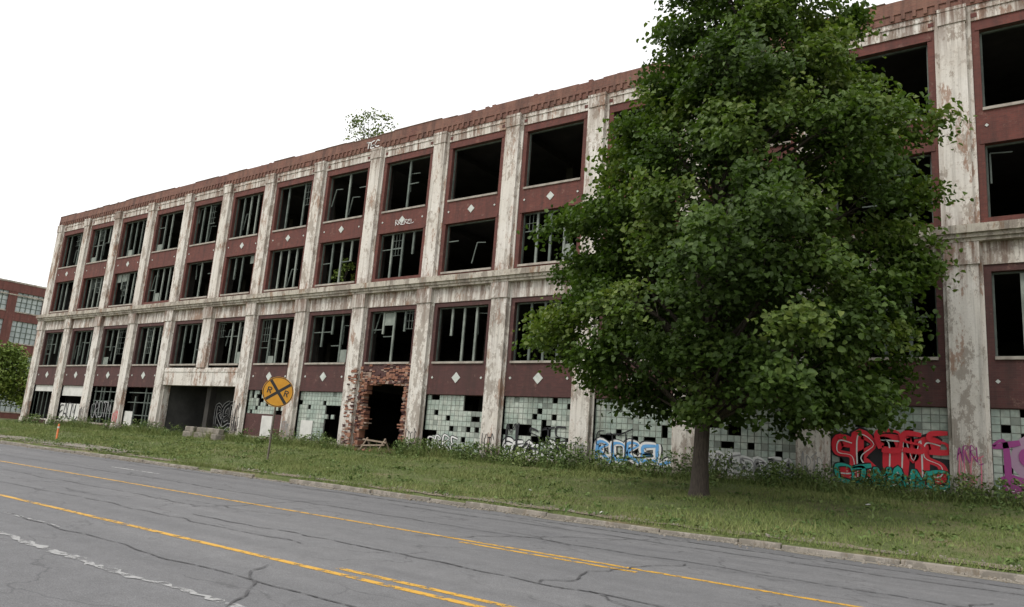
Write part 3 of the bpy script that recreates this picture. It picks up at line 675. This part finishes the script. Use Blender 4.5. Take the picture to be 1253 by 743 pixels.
# ------------------------------------------------------------ railroad sign
sx,sy=-26.7,20.0; sz=gz(sx,sy); sign=empty('railroad_crossing_sign',(sx,sy,sz))
n=Vector((.86,-.51,.0)).normalized(); rt=Vector((-n.y,n.x,0)); up=Vector((0,0,1)); c0=Vector((sx+.1,sy,sz+2.86)); ang=math.radians(-9)
U=rt*math.cos(ang)+up*math.sin(ang); Vv=-rt*math.sin(ang)+up*math.cos(ang)
def disc(mb,r0,off,th,ns=48):
    b=len(mb.v)
    for t in (0,1):
        for k in range(ns):
            a=2*math.pi*k/ns; mb.v.append(tuple(c0+n*(off-th*t)+(U*math.cos(a)+Vv*math.sin(a))*r0))
    mb.f.append(tuple(b+k for k in range(ns))); mb.f.append(tuple(b+ns+k for k in reversed(range(ns))))
    for k in range(ns): mb.f.append((b+k,b+(k+1)%ns,b+ns+(k+1)%ns,b+ns+k))
mb=MB(); disc(mb,.64,.05,.012); mk('disc',mb,M['signy'],sign)
mb=MB(); ring=[(.605*math.cos(2*math.pi*k/48),.605*math.sin(2*math.pi*k/48)) for k in range(49)]
def fr(off): return lambda a,b: tuple(c0+n*off+U*a+Vv*b)
mb.ribbon(ring,.03,fr(.054)); q=.58*.7071
mb.ribbon([(-q,-q),(q,q)],.12,fr(.055)); mb.ribbon([(-q,q),(q,-q)],.12,fr(.0565))
for s in (-1,1):
    o=s*.35-.07
    mb.ribbon([(o,-.13),(o,.13)],.045,fr(.058)); mb.ribbon(catmull([(o,.11),(o+.10,.11),(o+.14,.06),(o+.10,.01),(o,.01)],4),.04,fr(.0592)); mb.ribbon([(o+.06,.01),(o+.14,-.13)],.045,fr(.0604))
mk('markings',mb,M['signb'],sign)
mb=MB()
mb.bar((sx,sy,sz-.2),tuple(c0+up*.5),.06); mb.bar(tuple(c0+up*.25-rt*.1+n*.035),tuple(c0+up*.25+rt*.1+n*.035),.02); mk('post',mb,M['metal'],sign)
mx,my=-44.5,19.4; e=empty('marker_post',(mx,my,gz(mx,my))); mb=MB(); mb.tube([(mx,my,gz(mx,my)-.1),(mx,my,gz(mx,my)+.8),(mx,my,gz(mx,my)+.84)],[.05,.05,.03],10); mk('shaft',mb,M['orange'],e,True)
mb=MB(); mb.tube([(mx,my,gz(mx,my)+.60),(mx,my,gz(mx,my)+.70)],[.055,.055],10); mk('band',mb,M['white'],e)
for (x,y,a,l) in ((-42.2,27.0,.15,.9),(-40.6,26.7,-.3,.5),(-43.9,26.9,.4,.35)):
    mb=MB(); z0=gz(x,y); ux=Vector((math.cos(a),math.sin(a),0)); uy=Vector((-math.sin(a),math.cos(a),0))
    mb.obox((x,y,z0+.15),ux,uy,(0,0,1),l,.3,.2); mb.obox((x,y,z0+.5),ux,uy,(0,.08,1),l*.92,.18,.16)
    ob=mk('concrete_barrier',mb,M['curbc']); bv=ob.modifiers.new('b','BEVEL'); bv.width=.04
x,y=(dx0+dx1)/2,27.7; z0=gz(x,y); e=empty('wooden_barricade',(x,y,z0)); mb=MB()
for s in (-1,1):
    mb.bar((x+s*.65-.25,y-.2,z0),(x+s*.65+.1,y,z0+.7),.06); mb.bar((x+s*.65+.3,y+.2,z0),(x+s*.65,y+.02,z0+.7),.06)
mb.bar((x-.85,y-.04,z0+.6),(x+.85,y-.04,z0+.5),.08); mb.bar((x-.85,y-.12,z0+.28),(x+.8,y-.12,z0+.38),.08)
mk('boards',mb,M['wood'],e)

# ------------------------------------------------------------ light
w=bpy.data.worlds.new('World'); scene.world=w; w.use_nodes=True; nt=w.node_tree; nt.nodes.clear()
o=nt.nodes.new('ShaderNodeOutputWorld'); bg=nt.nodes.new('ShaderNodeBackground'); bg.inputs[1].default_value=.1
sk=nt.nodes.new('ShaderNodeTexSky'); sk.sky_type='NISHITA'; sk.sun_disc=False; sk.sun_elevation=math.radians(52); sk.sun_rotation=math.radians(205)
a=nt.nodes.new('ShaderNodeVectorMath'); a.operation='MULTIPLY_ADD'; a.inputs[1].default_value=(.25,.25,.25); a.inputs[2].default_value=(12.2,12.0,11.8)
nt.links.new(sk.outputs[0],a.inputs[0]); nt.links.new(a.outputs[0],bg.inputs[0]); nt.links.new(bg.outputs[0],o.inputs[0])
sl=bpy.data.lights.new('sun','SUN'); sl.energy=1.5; sl.angle=math.radians(15); sl.color=(1,.95,.88); so=bpy.data.objects.new('sun',sl); scene.collection.objects.link(so)
el,az=math.radians(52),math.radians(205)
dirv=Vector((math.sin(az)*math.cos(el),math.cos(az)*math.cos(el),math.sin(el))); so.rotation_euler=dirv.to_track_quat('Z','Y').to_euler(); so.location=(0,-20,40)

# ------------------------------------------------------------ camera
cam=bpy.data.cameras.new('camera'); co=bpy.data.objects.new('camera',cam); scene.collection.objects.link(co); scene.camera=co
cam.sensor_width=36; cam.lens=912/1253*36; cam.clip_end=3000; cam.clip_start=.05
Xw=Vector((.8124,.0522,.5807)).normalized(); Zw=Vector((.0746,.9785,-.1923)); Zw=(Zw-Xw*Zw.dot(Xw)).normalized(); Yw=Zw.cross(Xw)
Rm=Matrix((Xw,Yw,Zw)).to_4x4(); Rm.translation=(0,0,1.6); co.matrix_world=Rm
